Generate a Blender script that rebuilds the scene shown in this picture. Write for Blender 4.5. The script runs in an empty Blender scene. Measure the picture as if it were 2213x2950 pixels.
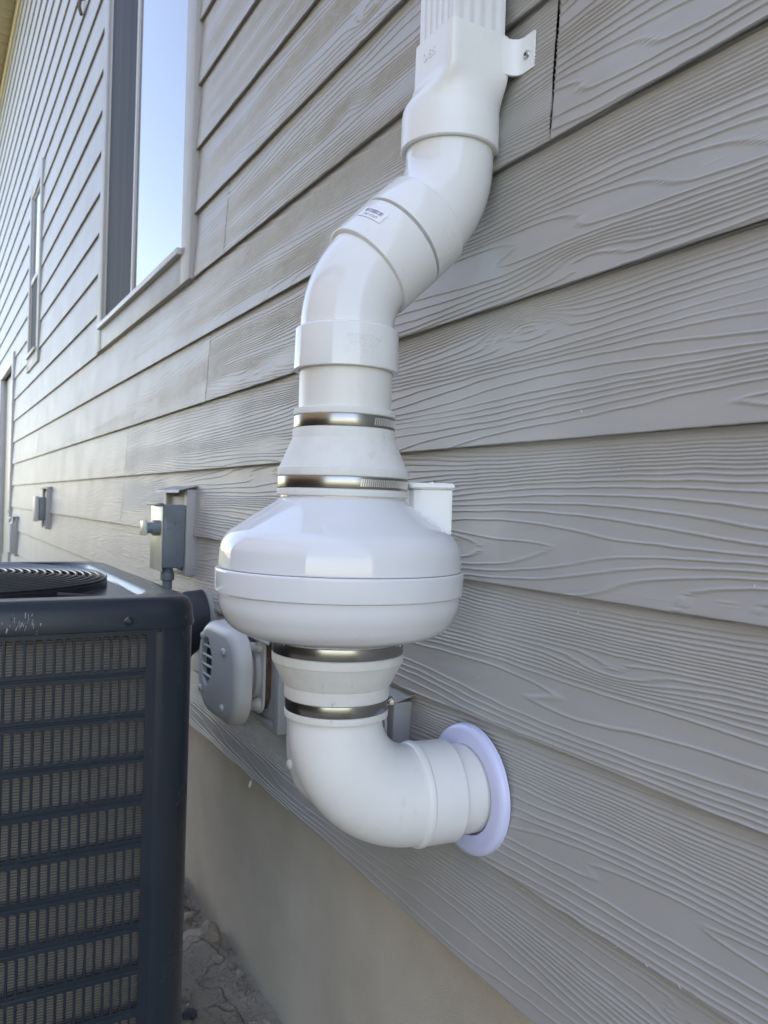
import bpy, bmesh, math, random
from mathutils import Vector, Matrix
random.seed(7)
scene = bpy.context.scene
R = math.radians

# ------------------------------------------------------------------ camera, sky, sun, exposure
FPX, TH, ROLL, PIT = 1750.0, .51684, .02937, -.00661       # focal length in pixels of a 1659 x 2212 frame
CAM = Vector((0, -.656, 1.065))
def ray(u, v):
    cr, sr, cp, sp, c, s = math.cos(ROLL), math.sin(ROLL), math.cos(PIT), math.sin(PIT), math.cos(TH), math.sin(TH)
    a = u*cr+v*sr; b = -u*sr+v*cr
    fw = FPX*cp+b*sp; up = -b*cp+FPX*sp
    return Vector((-c*fw+s*a, s*fw+c*a, up))
fwd = ray(0, 0).normalized(); rgt = (ray(1, 0)-ray(0, 0)).normalized(); upv = rgt.cross(fwd)
cd = bpy.data.cameras.new('camera'); cam = bpy.data.objects.new('camera', cd)
scene.collection.objects.link(cam); scene.camera = cam
cam.matrix_world = Matrix(((rgt.x, upv.x, -fwd.x, CAM.x), (rgt.y, upv.y, -fwd.y, CAM.y), (rgt.z, upv.z, -fwd.z, CAM.z), (0, 0, 0, 1)))
cd.sensor_fit = 'VERTICAL'; cd.sensor_height = 9.8; cd.sensor_width = 7.35
cd.lens = FPX/2212*9.8
cd.clip_start = .02; cd.clip_end = 500
cd.dof.use_dof = True; cd.dof.focus_distance = .95; cd.dof.aperture_fstop = 3.2

SUN_EL, SUN_AZ = 52, 75         # azimuth measured from +x towards +y: the sun stands behind the house
w = bpy.data.worlds.new('World'); scene.world = w; w.use_nodes = True
nt = w.node_tree; bg = nt.nodes['Background']
sky = nt.nodes.new('ShaderNodeTexSky'); sky.sky_type = 'NISHITA'; sky.sun_disc = False
sky.sun_elevation = R(SUN_EL); sky.sun_rotation = R(90-SUN_AZ)
sky.air_density = 1.0; sky.dust_density = 1.0; sky.ozone_density = 1.0; sky.altitude = 300
nt.links.new(sky.outputs[0], bg.inputs[0]); bg.inputs[1].default_value = .15
sd = bpy.data.lights.new('sun', 'SUN'); so = bpy.data.objects.new('sun', sd); scene.collection.objects.link(so)
sd.energy = 4.5; sd.angle = R(.5); sd.color = (1, .95, .87)
sv = Vector((math.cos(R(SUN_EL))*math.cos(R(SUN_AZ)), math.cos(R(SUN_EL))*math.sin(R(SUN_AZ)), math.sin(R(SUN_EL))))
so.rotation_euler = sv.to_track_quat('Z', 'Y').to_euler(); so.location = (0, 0, 20)
vs = scene.view_settings
vs.view_transform = 'Standard'; vs.look = 'None'; vs.gamma = 1; vs.exposure = 2.56; vs.use_curve_mapping = False
vs.use_white_balance = True; vs.white_balance_temperature = 8000; vs.white_balance_tint = 18
scene.cycles.max_bounces = 6; scene.cycles.diffuse_bounces = 4; scene.cycles.glossy_bounces = 4; scene.cycles.use_denoising = True
scene.render.film_transparent = False

# ------------------------------------------------------------------ helpers
COL = scene.collection
def tag(o, label=None, cat=None, group=None, kind=None):
    if label: o['label'] = label
    if cat: o['category'] = cat
    if group: o['group'] = group
    if kind: o['kind'] = kind
    return o
def empty(name, loc, label, cat, group=None):
    o = bpy.data.objects.new(name, None); COL.objects.link(o); o.location = loc; o.empty_display_size = .05
    return tag(o, label, cat, group)
def link(name, me, mat=None, parent=None, kind=None):
    o = bpy.data.objects.new(name, me); COL.objects.link(o)
    if mat and not me.materials: me.materials.append(mat)
    if parent:
        o.parent = parent; o.matrix_parent_inverse = wmat(parent).inverted()
    if kind: o['kind'] = kind
    return o
def wmat(o):
    return (wmat(o.parent) @ o.matrix_parent_inverse if o.parent else Matrix()) @ o.matrix_basis
def mesh(vs_, fs, smooth=40):
    me = bpy.data.meshes.new('m'); me.from_pydata([tuple(v) for v in vs_], [], fs); me.validate(); me.update()
    bm = bmesh.new(); bm.from_mesh(me); bmesh.ops.recalc_face_normals(bm, faces=bm.faces); bm.to_mesh(me); bm.free()
    if smooth:
        me.shade_smooth(); me.set_sharp_from_angle(angle=R(smooth))
    return me
def fillet(prof, rad, n=4):
    """round the inner corners of an open (r, z) polyline; rad may be a number or a list per point"""
    out = [Vector(prof[0][:2])]
    for i in range(1, len(prof)-1):
        p0, p1, p2 = (Vector(prof[j][:2]) for j in (i-1, i, i+1))
        rr = prof[i][2] if len(prof[i]) > 2 else rad
        d0, d1 = p0-p1, p2-p1
        k = min(rr, d0.length*.48, d1.length*.48)
        a, b = p1+d0.normalized()*k, p1+d1.normalized()*k
        for t in range(n+1):
            t /= n; out.append(a*(1-t)**2+p1*2*t*(1-t)+b*t*t)
    out.append(Vector(prof[-1][:2]))
    return out
def frame(axis):
    a = Vector(axis).normalized()
    e1 = a.cross(Vector((0, 0, 1)))
    if e1.length < 1e-4: e1 = Vector((1, 0, 0))
    e1.normalize(); return a, e1, a.cross(e1)
def lathe(prof, c, axis=(0, 0, 1), seg=96, rad=.0012, smooth=40, n=4, close=False):
    """prof: (r, h) along axis from c"""
    P = fillet(prof, rad, n) if rad else [Vector(p[:2]) for p in prof]
    a, e1, e2 = frame(axis); c = Vector(c); V = []; F = []
    for p in P:
        for k in range(seg):
            t = 2*math.pi*k/seg
            V.append(c+a*p.y+(e1*math.cos(t)+e2*math.sin(t))*max(p.x, 1e-5))
    for i in range(len(P)-1):
        for k in range(seg):
            k2 = (k+1) % seg
            F.append((i*seg+k, i*seg+k2, (i+1)*seg+k2, (i+1)*seg+k))
    if close:
        F.append(tuple(range(seg-1, -1, -1))); F.append(tuple((len(P)-1)*seg+k for k in range(seg)))
    return mesh(V, F, smooth)
def sweep(st, binorm, seg=72, smooth=40, cap=False):
    """st: (centre, tangent, radius); planar path with constant binormal"""
    b = Vector(binorm).normalized(); V = []; F = []
    for c, t, r in st:
        t = Vector(t).normalized(); n = b.cross(t).normalized()
        for k in range(seg):
            q = 2*math.pi*k/seg
            V.append(Vector(c)+(n*math.cos(q)+b*math.sin(q))*r)
    for i in range(len(st)-1):
        for k in range(seg):
            k2 = (k+1) % seg
            F.append((i*seg+k, i*seg+k2, (i+1)*seg+k2, (i+1)*seg+k))
    if cap:
        F.append(tuple(range(seg-1, -1, -1))); F.append(tuple((len(st)-1)*seg+k for k in range(seg)))
    return mesh(V, F, smooth)
def tube(pts, r, seg=12, cap=True):
    """round tube through points (parallel transport)"""
    pts = [Vector(p) for p in pts]; V = []; F = []
    t0 = (pts[1]-pts[0]).normalized(); n = t0.orthogonal().normalized()
    for i, p in enumerate(pts):
        t = (pts[min(i+1, len(pts)-1)]-pts[max(i-1, 0)]).normalized()
        n = (n-t*n.dot(t)).normalized(); b = t.cross(n)
        rr = r[i] if isinstance(r, (list, tuple)) else r
        for k in range(seg):
            q = 2*math.pi*k/seg; V.append(p+(n*math.cos(q)+b*math.sin(q))*rr)
    for i in range(len(pts)-1):
        for k in range(seg):
            k2 = (k+1) % seg; F.append((i*seg+k, i*seg+k2, (i+1)*seg+k2, (i+1)*seg+k))
    if cap:
        F.append(tuple(range(seg-1, -1, -1))); F.append(tuple((len(pts)-1)*seg+k for k in range(seg)))
    return mesh(V, F, 50)
def box(x0, x1, y0, y1, z0, z1, bev=.0015, seg=2):
    bm = bmesh.new(); bmesh.ops.create_cube(bm, size=1)
    for v in bm.verts:
        v.co = Vector(((x0+x1)/2+v.co.x*(x1-x0), (y0+y1)/2+v.co.y*(y1-y0), (z0+z1)/2+v.co.z*(z1-z0)))
    if bev: bmesh.ops.bevel(bm, geom=bm.edges[:], offset=bev, segments=seg, affect='EDGES', profile=.5)
    me = bpy.data.meshes.new('m'); bm.to_mesh(me); bm.free(); me.shade_smooth(); me.set_sharp_from_angle(angle=R(50)); return me
def xform(me, M): me.transform(M); me.update(); return me
def rrect(cx, cy, hx, hy, r, n=8):
    P = []
    for sx, sy, a0 in ((1, 1, 0), (-1, 1, 90), (-1, -1, 180), (1, -1, 270)):
        for k in range(n+1):
            a = R(a0+90*k/n); P.append((cx+sx*(hx-r)+r*math.cos(a), cy+sy*(hy-r)+r*math.sin(a)))
    return P
def loft(loops, cap0=False, cap1=False, smooth=40):
    """loops of equal length, each a list of 3D points"""
    n = len(loops[0]); V = [p for l in loops for p in l]; F = []
    for i in range(len(loops)-1):
        for k in range(n):
            k2 = (k+1) % n; F.append((i*n+k, i*n+k2, (i+1)*n+k2, (i+1)*n+k))
    if cap0: F.append(tuple(range(n-1, -1, -1)))
    if cap1: F.append(tuple((len(loops)-1)*n+k for k in range(n)))
    return mesh(V, F, smooth)
def extrude_poly(poly, M, h, smooth=40):
    """2D polygon extruded 0..h, mapped by matrix M"""
    n = len(poly); V = [M @ Vector((x, y, 0)) for x, y in poly]+[M @ Vector((x, y, h)) for x, y in poly]
    F = [tuple(range(n-1, -1, -1)), tuple(range(n, 2*n))]+[(k, (k+1) % n, n+(k+1) % n, n+k) for k in range(n)]
    return mesh(V, F, smooth)
def text2d(s, size, depth):
    cu = bpy.data.curves.new('t', 'FONT'); cu.body = s; cu.size = size; cu.extrude = depth; cu.align_x = 'CENTER'; cu.align_y = 'CENTER'
    cu.resolution_u = 3; cu.space_line = .95
    o = bpy.data.objects.new('t', cu); COL.objects.link(o)
    dg = bpy.context.evaluated_depsgraph_get(); me = bpy.data.meshes.new_from_object(o.evaluated_get(dg))
    bpy.data.objects.remove(o); me.materials.clear(); return me
def wrap(me, c, axis, ref, r, flip=False):
    """wrap a flat XY mesh round a cylinder: x runs round, y along axis; centred on direction ref"""
    a = Vector(axis).normalized(); e1 = Vector(ref); e1 = (e1-a*e1.dot(a)).normalized(); e2 = a.cross(e1)
    sg = -1 if flip else 1
    for v in me.vertices:
        x, y, z = v.co; x *= sg; y *= sg; t = x/r
        v.co = Vector(c)+a*y+(e1*math.cos(t)+e2*math.sin(t))*(r+z)
    me.update(); return me

# ------------------------------------------------------------------ materials
def mat(name, col, rough=.5, metal=0, ior=1.5, spec=None, coat=0):
    m = bpy.data.materials.new(name); m.use_nodes = True; b = m.node_tree.nodes['Principled BSDF']
    b.inputs['Base Color'].default_value = (*col, 1); b.inputs['Roughness'].default_value = rough
    b.inputs['Metallic'].default_value = metal; b.inputs['IOR'].default_value = ior
    if coat: b.inputs['Coat Weight'].default_value = coat; b.inputs['Coat Roughness'].default_value = .06
    return m
class NB:
    def __init__(s, m): s.t = m.node_tree; s.b = s.t.nodes['Principled BSDF']
    def n(s, ty, **kw):
        o = s.t.nodes.new(ty if ty.startswith('Node') else 'ShaderNode'+ty)
        for k, v in kw.items(): setattr(o, k, v)
        return o
    def l(s, a, b): s.t.links.new(a, b)
    def math(s, op, a, b=None, c=None, clamp=False):
        o = s.n('Math', operation=op, use_clamp=clamp)
        for i, v in enumerate((a, b, c)):
            if v is None: continue
            if isinstance(v, (int, float)): o.inputs[i].default_value = v
            else: s.l(v, o.inputs[i])
        return o.outputs[0]
    def noise(s, vec, scale, detail=2, rough=.5, dim='3D'):
        o = s.n('TexNoise', noise_dimensions=dim); o.inputs['Scale'].default_value = scale; o.inputs['Detail'].default_value = detail
        o.inputs['Roughness'].default_value = rough
        if vec is not None: s.l(vec, o.inputs['Vector'])
        return o.outputs['Fac']
    def ramp(s, fac, stops):
        o = s.n('ValToRGB'); e = o.color_ramp.elements
        for i, (p, c) in enumerate(stops):
            if i >= 2: e.new(p)
            e[i].position = p; e[i].color = (*c, 1) if len(c) == 3 else c
        s.l(fac, o.inputs[0]); return o.outputs[0]
    def pos(s): return s.n('NewGeometry').outputs['Position']
    def scalev(s, vec, v):
        o = s.n('VectorMath', operation='MULTIPLY'); s.l(vec, o.inputs[0]); o.inputs[1].default_value = v; return o.outputs[0]
    def bump(s, h, strength, dist, normal=None):
        o = s.n('Bump'); o.inputs['Strength'].default_value = strength; o.inputs['Distance'].default_value = dist
        s.l(h, o.inputs['Height'])
        if normal is not None: s.l(normal, o.inputs['Normal'])
        s.l(o.outputs[0], s.b.inputs['Normal']); return o.outputs[0]
def vary(m, c0, c1, scale, rough=None, bump=None, detail=4, stretch=None):
    k = NB(m); p = k.pos()
    if stretch: p = k.scalev(p, stretch)
    f = k.noise(p, scale, detail, .6); k.l(k.ramp(f, [(.3, c0), (.7, c1)]), k.b.inputs['Base Color'])
    if rough:
        mr = k.n('MapRange'); mr.inputs['To Min'].default_value = rough[0]; mr.inputs['To Max'].default_value = rough[1]
        k.l(k.noise(k.pos(), scale*1.7, 3), mr.inputs['Value']); k.l(mr.outputs[0], k.b.inputs['Roughness'])
    if bump: k.bump(k.noise(k.pos(), bump[0], 3, .6), bump[1], bump[2])
    return m

def siding_mat(name, lo, hi, rough=.5):
    m = mat(name, lo, rough); k = NB(m); geo = k.pos()
    k.l(k.ramp(k.noise(k.scalev(geo, (3, 3, 1.2)), 2.2, 4, .6), [(.3, lo), (.7, hi)]), k.b.inputs['Base Color'])
    mr = k.n('MapRange'); mr.inputs['To Min'].default_value = rough-.07; mr.inputs['To Max'].default_value = rough+.1
    k.l(k.noise(geo, 6, 3), mr.inputs['Value']); k.l(mr.outputs[0], k.b.inputs['Roughness'])
    k.bump(k.noise(k.scalev(geo, (.55, 1, 1)), 700, 2, .6), .35, .0004)
    return m
M = {}
M['siding'] = siding_mat('siding_paint', (.385, .376, .358), (.425, .415, .396), .46)
M['trim'] = vary(mat('trim_paint', (.3, .29, .275), .5), (.37, .368, .362), (.41, .408, .40), 9, (.42, .58), (520, .35, .0006))
M['block_v'] = siding_mat('block_paint', (.36, .355, .34), (.42, .414, .4), .5)
M['pvc'] = vary(mat('pvc_gloss', (.8, .8, .78), .12), (.72, .725, .718), (.76, .76, .748), 14, (.05, .11))
M['pvc2'] = vary(mat('pvc_satin', (.8, .8, .78), .35), (.76, .765, .75), (.81, .81, .79), 16, (.26, .42))
M['pipe'] = vary(mat('pvc_pipe', (.74, .73, .69), .35), (.70, .695, .655), (.75, .745, .71), 20, (.3, .45), None, 5, (1, 1, .15))
M['fan'] = vary(mat('fan_plastic', (.8, .805, .81), .14), (.69, .70, .715), (.73, .737, .75), 8, (.03, .07))
M['rubber'] = vary(mat('white_rubber', (.72, .71, .67), .6), (.66, .655, .62), (.74, .735, .70), 30, (.5, .7), (700, .2, .0004))
M['flange'] = vary(mat('lavender_plastic', (.66, .68, .92), .3), (.65, .67, .9), (.69, .71, .94), 12, (.25, .36))
M['spout'] = vary(mat('spout_enamel', (.73, .73, .73), .3), (.70, .705, .71), (.74, .74, .74), 10, (.24, .36))
M['steel'] = mat('clamp_steel', (.35, .35, .35), .25, 1)
k = NB(M['steel']); k.l(k.ramp(k.noise(k.scalev(k.pos(), (1, 1, 60)), 30, 3), [(.3, (.27, .265, .255)), (.7, (.36, .355, .34))]), k.b.inputs['Base Color'])
pass
M['pale_slot'] = mat('pale_slot_steel', (.7, .68, .64), .4, 1)  # clamp thread slots in a paler steel than the band
M['screw'] = mat('screw_zinc', (.5, .5, .49), .35, 1)
M['black'] = mat('black_plastic', (.012, .012, .014), .5)
M['ac'] = vary(mat('condenser_paint', (.02, .03, .04), .3), (.014, .022, .031), (.019, .028, .039), 7, (.23, .3), (900, .12, .0004))
M['acdeck'] = M['ac']
M['guard'] = mat('guard_wire', (.02, .022, .026), .28)
M['coil'] = mat('coil_fins', (.1, .09, .075), .55, .3)
k = NB(M['coil']); p = k.pos(); sx = k.n('SeparateXYZ'); k.l(p, sx.inputs[0])
wz = k.math('MULTIPLY_ADD', k.math('SINE', k.math('MULTIPLY_ADD', sx.outputs[2], 2*math.pi/.0042, k.math('MULTIPLY', k.noise(p, 30, 2), 2.2))), .5, .5)
wy = k.math('MULTIPLY_ADD', k.math('SINE', k.math('MULTIPLY', sx.outputs[1], 2*math.pi/.0019)), .5, .5)
fac = k.math('MULTIPLY', k.math('MULTIPLY_ADD', wy, .1, .9), k.math('MULTIPLY_ADD', wz, .7, .3))
fac = k.math('MULTIPLY', fac, k.math('MULTIPLY_ADD', k.noise(p, 16, 3), .9, .55))
k.l(k.ramp(fac, [(.1, (.02, .018, .016)), (.75, (.26, .235, .205))]), k.b.inputs['Base Color']); k.bump(fac, .6, .0015)
M['found'] = mat('foundation_parge', (.25, .235, .2), .9); k = NB(M['found']); p = k.pos()
f = k.noise(p, 5, 6, .62); f2 = k.noise(p, 420, 2, .7)
cmix = k.math('MULTIPLY_ADD', f2, .5, k.math('MULTIPLY', f, .62))
k.l(k.ramp(cmix, [(.3, (.41, .365, .29)), (.62, (.56, .50, .405)), (.85, (.62, .56, .46))]), k.b.inputs['Base Color'])
k.bump(k.math('MULTIPLY_ADD', k.noise(p, 30, 4), .6, k.math('MULTIPLY', f2, .8)), .8, .003)
def dirt(m):
    k = NB(m); p = k.pos()
    f = k.noise(p, 9, 8, .65); f2 = k.noise(p, 160, 4, .7)
    soil = k.ramp(k.math('MULTIPLY_ADD', f2, .55, k.math('MULTIPLY', f, .5)), [(.3, (.22, .18, .14)), (.52, (.42, .355, .28)), (.75, (.55, .475, .385))])
    ds_ = k.n('VectorMath', operation='DISTANCE'); k.l(p, ds_.inputs[0]); ds_.inputs[1].default_value = (-1.6, -1, 0)
    fm = k.n('MapRange'); fm.inputs['From Min'].default_value = 4.2; fm.inputs['From Max'].default_value = 5.6; k.l(k.math('MULTIPLY_ADD', f, 1.5, ds_.outputs['Value']), fm.inputs['Value'])
    gmix = k.n('Mix', data_type='RGBA'); k.l(fm.outputs[0], gmix.inputs['Factor']); k.l(soil, gmix.inputs['A']); gmix.inputs['B'].default_value = (.07, .085, .035, 1)  # unseen far ground darkened to green, added to cut light bounced upward
    k.l(gmix.outputs['Result'], k.b.inputs['Base Color'])
    v = k.n('TexVoronoi', feature='DISTANCE_TO_EDGE'); v.inputs['Scale'].default_value = 5.5
    wv = k.n('VectorMath', operation='ADD'); k.l(p, wv.inputs[0]); nz = k.n('TexNoise'); nz.inputs['Scale'].default_value = 14; k.l(p, nz.inputs['Vector'])
    k.l(k.scalev(nz.outputs['Color'], (.12, .12, .12)), wv.inputs[1]); k.l(wv.outputs[0], v.inputs['Vector'])
    cr = k.n('MapRange'); cr.inputs['From Max'].default_value = .022; k.l(v.outputs['Distance'], cr.inputs['Value'])
    h = k.math('ADD', k.math('MULTIPLY', cr.outputs[0], .9), k.math('MULTIPLY_ADD', f2, .7, k.math('MULTIPLY', f, .8)))
    k.bump(h, 1.0, .010); return m
M['dirt'] = dirt(mat('packed_dirt', (.2, .18, .155), .95))
M['clod'] = vary(mat('dirt_clod', (.2, .18, .155), .95), (.26, .22, .175), (.45, .385, .31), 40, None, (260, .8, .004))
M['stone'] = vary(mat('dark_stone', (.08, .085, .09), .8), (.06, .063, .068), (.1, .104, .11), 60, None, (300, .5, .002))
M['stone2'] = vary(mat('pale_stone', (.3, .27, .25), .85), (.25, .22, .2), (.34, .31, .29), 60, None, (300, .5, .002))
M['glass'] = mat('window_glass', (.05, .06, .065), .015, 0, 3.2)
M['screen'] = mat('insect_screen', (.035, .037, .042), .7, 0, 1.3)
k = NB(M['screen']); k.l(k.ramp(k.noise(k.scalev(k.pos(), (9, 1, .15)), 3, 2), [(.35, (.03, .033, .042)), (.65, (.05, .053, .064))]), k.b.inputs['Base Color'])
M['vinyl'] = vary(mat('window_vinyl', (.5, .5, .49), .4), (.47, .47, .455), (.52, .52, .51), 10, (.35, .5))
M['door'] = mat('door_paint', (.5, .46, .38), .45)
M['cream'] = vary(mat('soffit_cream', (.6, .53, .4), .6), (.57, .5, .375), (.63, .56, .43), 4)
M['roof'] = vary(mat('roof_shingle', (.1, .1, .1), .9), (.07, .07, .07), (.13, .125, .12), 30)
M['galv'] = vary(mat('disconnect_grey', (.17, .2, .215), .42), (.155, .185, .2), (.185, .215, .23), 25, (.35, .5))
M['galv_sheen'] = vary(mat('cover_reflection', (.62, .62, .5), .2), (.58, .58, .46), (.66, .66, .55), 18, (.16, .26))  # yellowish reflection of the front cover put into its colour; knob cap shares it
M['vent'] = vary(mat('vent_plastic', (.48, .48, .46), .42), (.60, .59, .55), (.64, .63, .59), 14, (.36, .5))
M['rubber_black'] = vary(mat('pipe_insulation', (.03, .032, .038), .55), (.025, .027, .033), (.04, .042, .05), 20)
M['caulk'] = vary(mat('grey_caulk', (.33, .32, .3), .6), (.3, .29, .27), (.36, .35, .33), 60, None, (150, .5, .003))
M['brown'] = vary(mat('brown_foam', (.13, .08, .05), .8), (.09, .055, .035), (.17, .115, .08), 60, None, (120, .7, .004))
M['white_bit'] = mat('white_shaving', (.8, .8, .78), .6)
M['paper'] = mat('label_paper', (.78, .79, .82), .5)
M['ink'] = mat('label_ink', (.02, .02, .03), .6)
M['blocker'] = vary(mat('blocker_brown', (.2, .17, .13), .9), (.075, .066, .055), (.1, .088, .074), 6, None, (60, .5, .006))  # dark brown of the added light blocker, chosen for dim reflections

def scuff(m, dark, scale, thr, stretch=(1, 1, 1), seed=0):
    """sparse rub marks and smudges with shapes of their own, mixed over the base colour"""
    k = NB(m); old = k.b.inputs['Base Color'].links[0].from_socket
    p = k.n('VectorMath', operation='ADD'); k.l(k.scalev(k.pos(), stretch), p.inputs[0]); p.inputs[1].default_value = (seed, seed*2, 0)
    f = k.noise(p.outputs[0], scale, 6, .7); area = k.noise(p.outputs[0], scale*.12, 2)
    mr = k.n('MapRange'); mr.inputs['From Min'].default_value = thr; mr.inputs['From Max'].default_value = thr+.09; k.l(f, mr.inputs['Value'])
    m2 = k.n('MapRange'); m2.inputs['From Min'].default_value = .46; m2.inputs['From Max'].default_value = .62; k.l(area, m2.inputs['Value'])
    x = k.n('Mix', data_type='RGBA'); k.l(k.math('MULTIPLY', k.math('MULTIPLY', mr.outputs[0], m2.outputs[0]), .55), x.inputs['Factor'])
    k.l(old, x.inputs['A']); x.inputs['B'].default_value = (*dark, 1); k.l(x.outputs['Result'], k.b.inputs['Base Color'])
scuff(M['rubber'], (.3, .29, .27), 70, .56, (1, 1, .6), 1); scuff(M['pvc2'], (.42, .41, .39), 55, .60, (1, 1, .4), 2)
scuff(M['pvc'], (.45, .44, .42), 60, .63, (1, 1, .5), 3); scuff(M['pipe'], (.4, .38, .34), 80, .60, (1, 1, .3), 4); scuff(M['fan'], (.5, .5, .5), 90, .64, (1, 1, 1), 5)
scuff(M['siding'], (.22, .2, .17), 26, .66, (.5, 1, 1), 6); scuff(M['ac'], (.09, .1, .105), 40, .62, (1, 1, .5), 7)

# ------------------------------------------------------------------ ground
xs = [-80, -40, -20, -10, -6, -4.2]+[-4+i*.02 for i in range(0, 176)]+[-.4, 0, 2, 5, 12, 30, 60]
ys = [-80, -40, -20, -10, -6, -3, -2, -1.4]+[-1.2+i*.02 for i in range(0, 62)]+[.1, 1, 4, 12, 30, 60]
from mathutils import noise as mn
V = []; F = []
for y in ys:
    for x in xs:
        z = 0
        if -4.2 < x < .2 and -1.6 < y < .2:
            p = Vector((x*3, y*3, 0)); z = .022*mn.fractal(p, 1, 2, 5)+.011*mn.noise(Vector((x*23, y*23, 3)))
            hx, hy = (x+2.12)/.14, (y+.06)/.09; z -= .05*math.exp(-hx*hx-hy*hy)        # washed-out hole by the footing
            hx, hy = (x+1.92)/.08, (y+.06)/.05; z += .025*math.exp(-hx*hx-hy*hy)
            z -= .006*math.exp(-((y-.012)/.018)**2)
        V.append((x, y, z))
n = len(xs)
for j in range(len(ys)-1):
    for i in range(n-1): F.append((j*n+i, j*n+i+1, (j+1)*n+i+1, (j+1)*n+i))
tag(link('ground', mesh(V, F, 60), M['dirt']), 'grey brown cracked packed dirt between the condenser and the foundation', 'ground', kind='structure')

# ------------------------------------------------------------------ house
PITCH, Z0 = .178, 1.5044
HX0, HX1, SOF = -16.0, 5.0, 5.5
house = empty('house', (-2, 0, 0), 'grey house wall of embossed wood grain lap siding on a concrete foundation', 'house')
link('wall_core', box(HX0, HX1, .04, 9, .3, SOF+.1, 0), M['trim'], house)
link('foundation', box(HX0, HX1, .012, .039, -.3, .5, 0), M['found'], house)
# openings: outer trim rectangle, trim width
W1 = (-3.63, -2.23, 1.682, 3.45); W2 = (-6.42, -5.76, 1.955, 3.286); DR = (-8.75, -7.42, .30, 2.27); TW = .092
def cut(x0, x1, zb, zt):
    segs = [(x0, x1)]
    for (a, b, c, d) in (W1, W2, DR):
        if min(zt, d-TW)-max(zb, c+TW) > .01:
            a2, b2 = a+TW*.55, b-TW*.55; out = []
            for s, e in segs:
                if e <= a2 or s >= b2: out.append((s, e)); continue
                if s < a2: out.append((s, a2))
                if e > b2: out.append((b2, e))
            segs = out
    return segs
import numpy as np
def vnoise(x, y, seed):
    """smooth 2D gradient noise on arrays, about -1..1"""
    rg = np.random.RandomState(seed); tab = rg.rand(256, 2)*2-1; perm = rg.permutation(256)
    xi = np.floor(x).astype(int); yi = np.floor(y).astype(int); xf = x-xi; yf = y-yi
    u = xf*xf*xf*(xf*(xf*6-15)+10); v = yf*yf*yf*(yf*(yf*6-15)+10)
    def g(ix, iy, dx, dy):
        q = tab[perm[(perm[ix % 256]+iy) % 256]]; return q[..., 0]*dx+q[..., 1]*dy
    n0 = g(xi, yi, xf, yf)*(1-u)+g(xi+1, yi, xf-1, yf)*u
    n1 = g(xi, yi+1, xf, yf-1)*(1-u)+g(xi+1, yi+1, xf-1, yf-1)*u
    return 1.5*(n0*(1-v)+n1*v)
def grain(X, Z, seed):
    """height (0..1) of the embossed wood grain: ridges on contour lines of a stretched field"""
    rg = random.Random(seed)
    Zw = Z+.009*vnoise(X*1.2, Z*3, seed)+.0024*vnoise(X*5.5, Z*14, seed+1)+.0011*vnoise(X*20, Z*45, seed+2)+.0005*vnoise(X*75, Z*120, seed+9)
    tilt = rg.uniform(-.012, .012)
    f = (Zw+tilt*X)*rg.uniform(118, 148)+rg.uniform(6, 12)*vnoise(X*.55+3, Zw*10, seed+3)+1.7*vnoise(X*1.7, Zw*26, seed+4)
    x = -16+rg.uniform(0, 1.2)
    while x < 5:                                    # knots: rings that push the lines apart
        zk = rg.uniform(.01, .17); s = rg.choice((-1, 1)); w = rg.uniform(.03, .09); h = rg.uniform(.009, .018); amp = rg.uniform(2.0, 4.4)
        f += s*amp*np.exp(-((X-x)/w)**2-((Z-zk)/h)**2); x += rg.uniform(.45, 1.9)
    gz = np.gradient(f, axis=0)/np.maximum(np.gradient(Z, axis=0), 1e-6); gx = np.gradient(f, axis=1)/np.gradient(X, axis=1)
    G = np.maximum(np.sqrt(gz*gz+gx*gx), 22)
    d = np.abs(f-np.floor(f)-.5)/G
    wd = np.minimum(.0016, .40/G)
    q = np.clip(1-d/wd, 0, 1); r = q*q*(3-2*q)
    fade = np.clip((vnoise(X*1.9, Z*13, seed+5)+.62)/.4, 0, 1)
    tick = np.clip(vnoise(X*28, Z*330, seed+6)-.42, 0, 1)*1.2*np.clip(vnoise(X*3, Z*12, seed+7)*2, 0, 1)
    return r*(.22+.78*fade)+tick*.5+.22*vnoise(X*14, Z*60, seed+8)
BSEED = [100]
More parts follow.
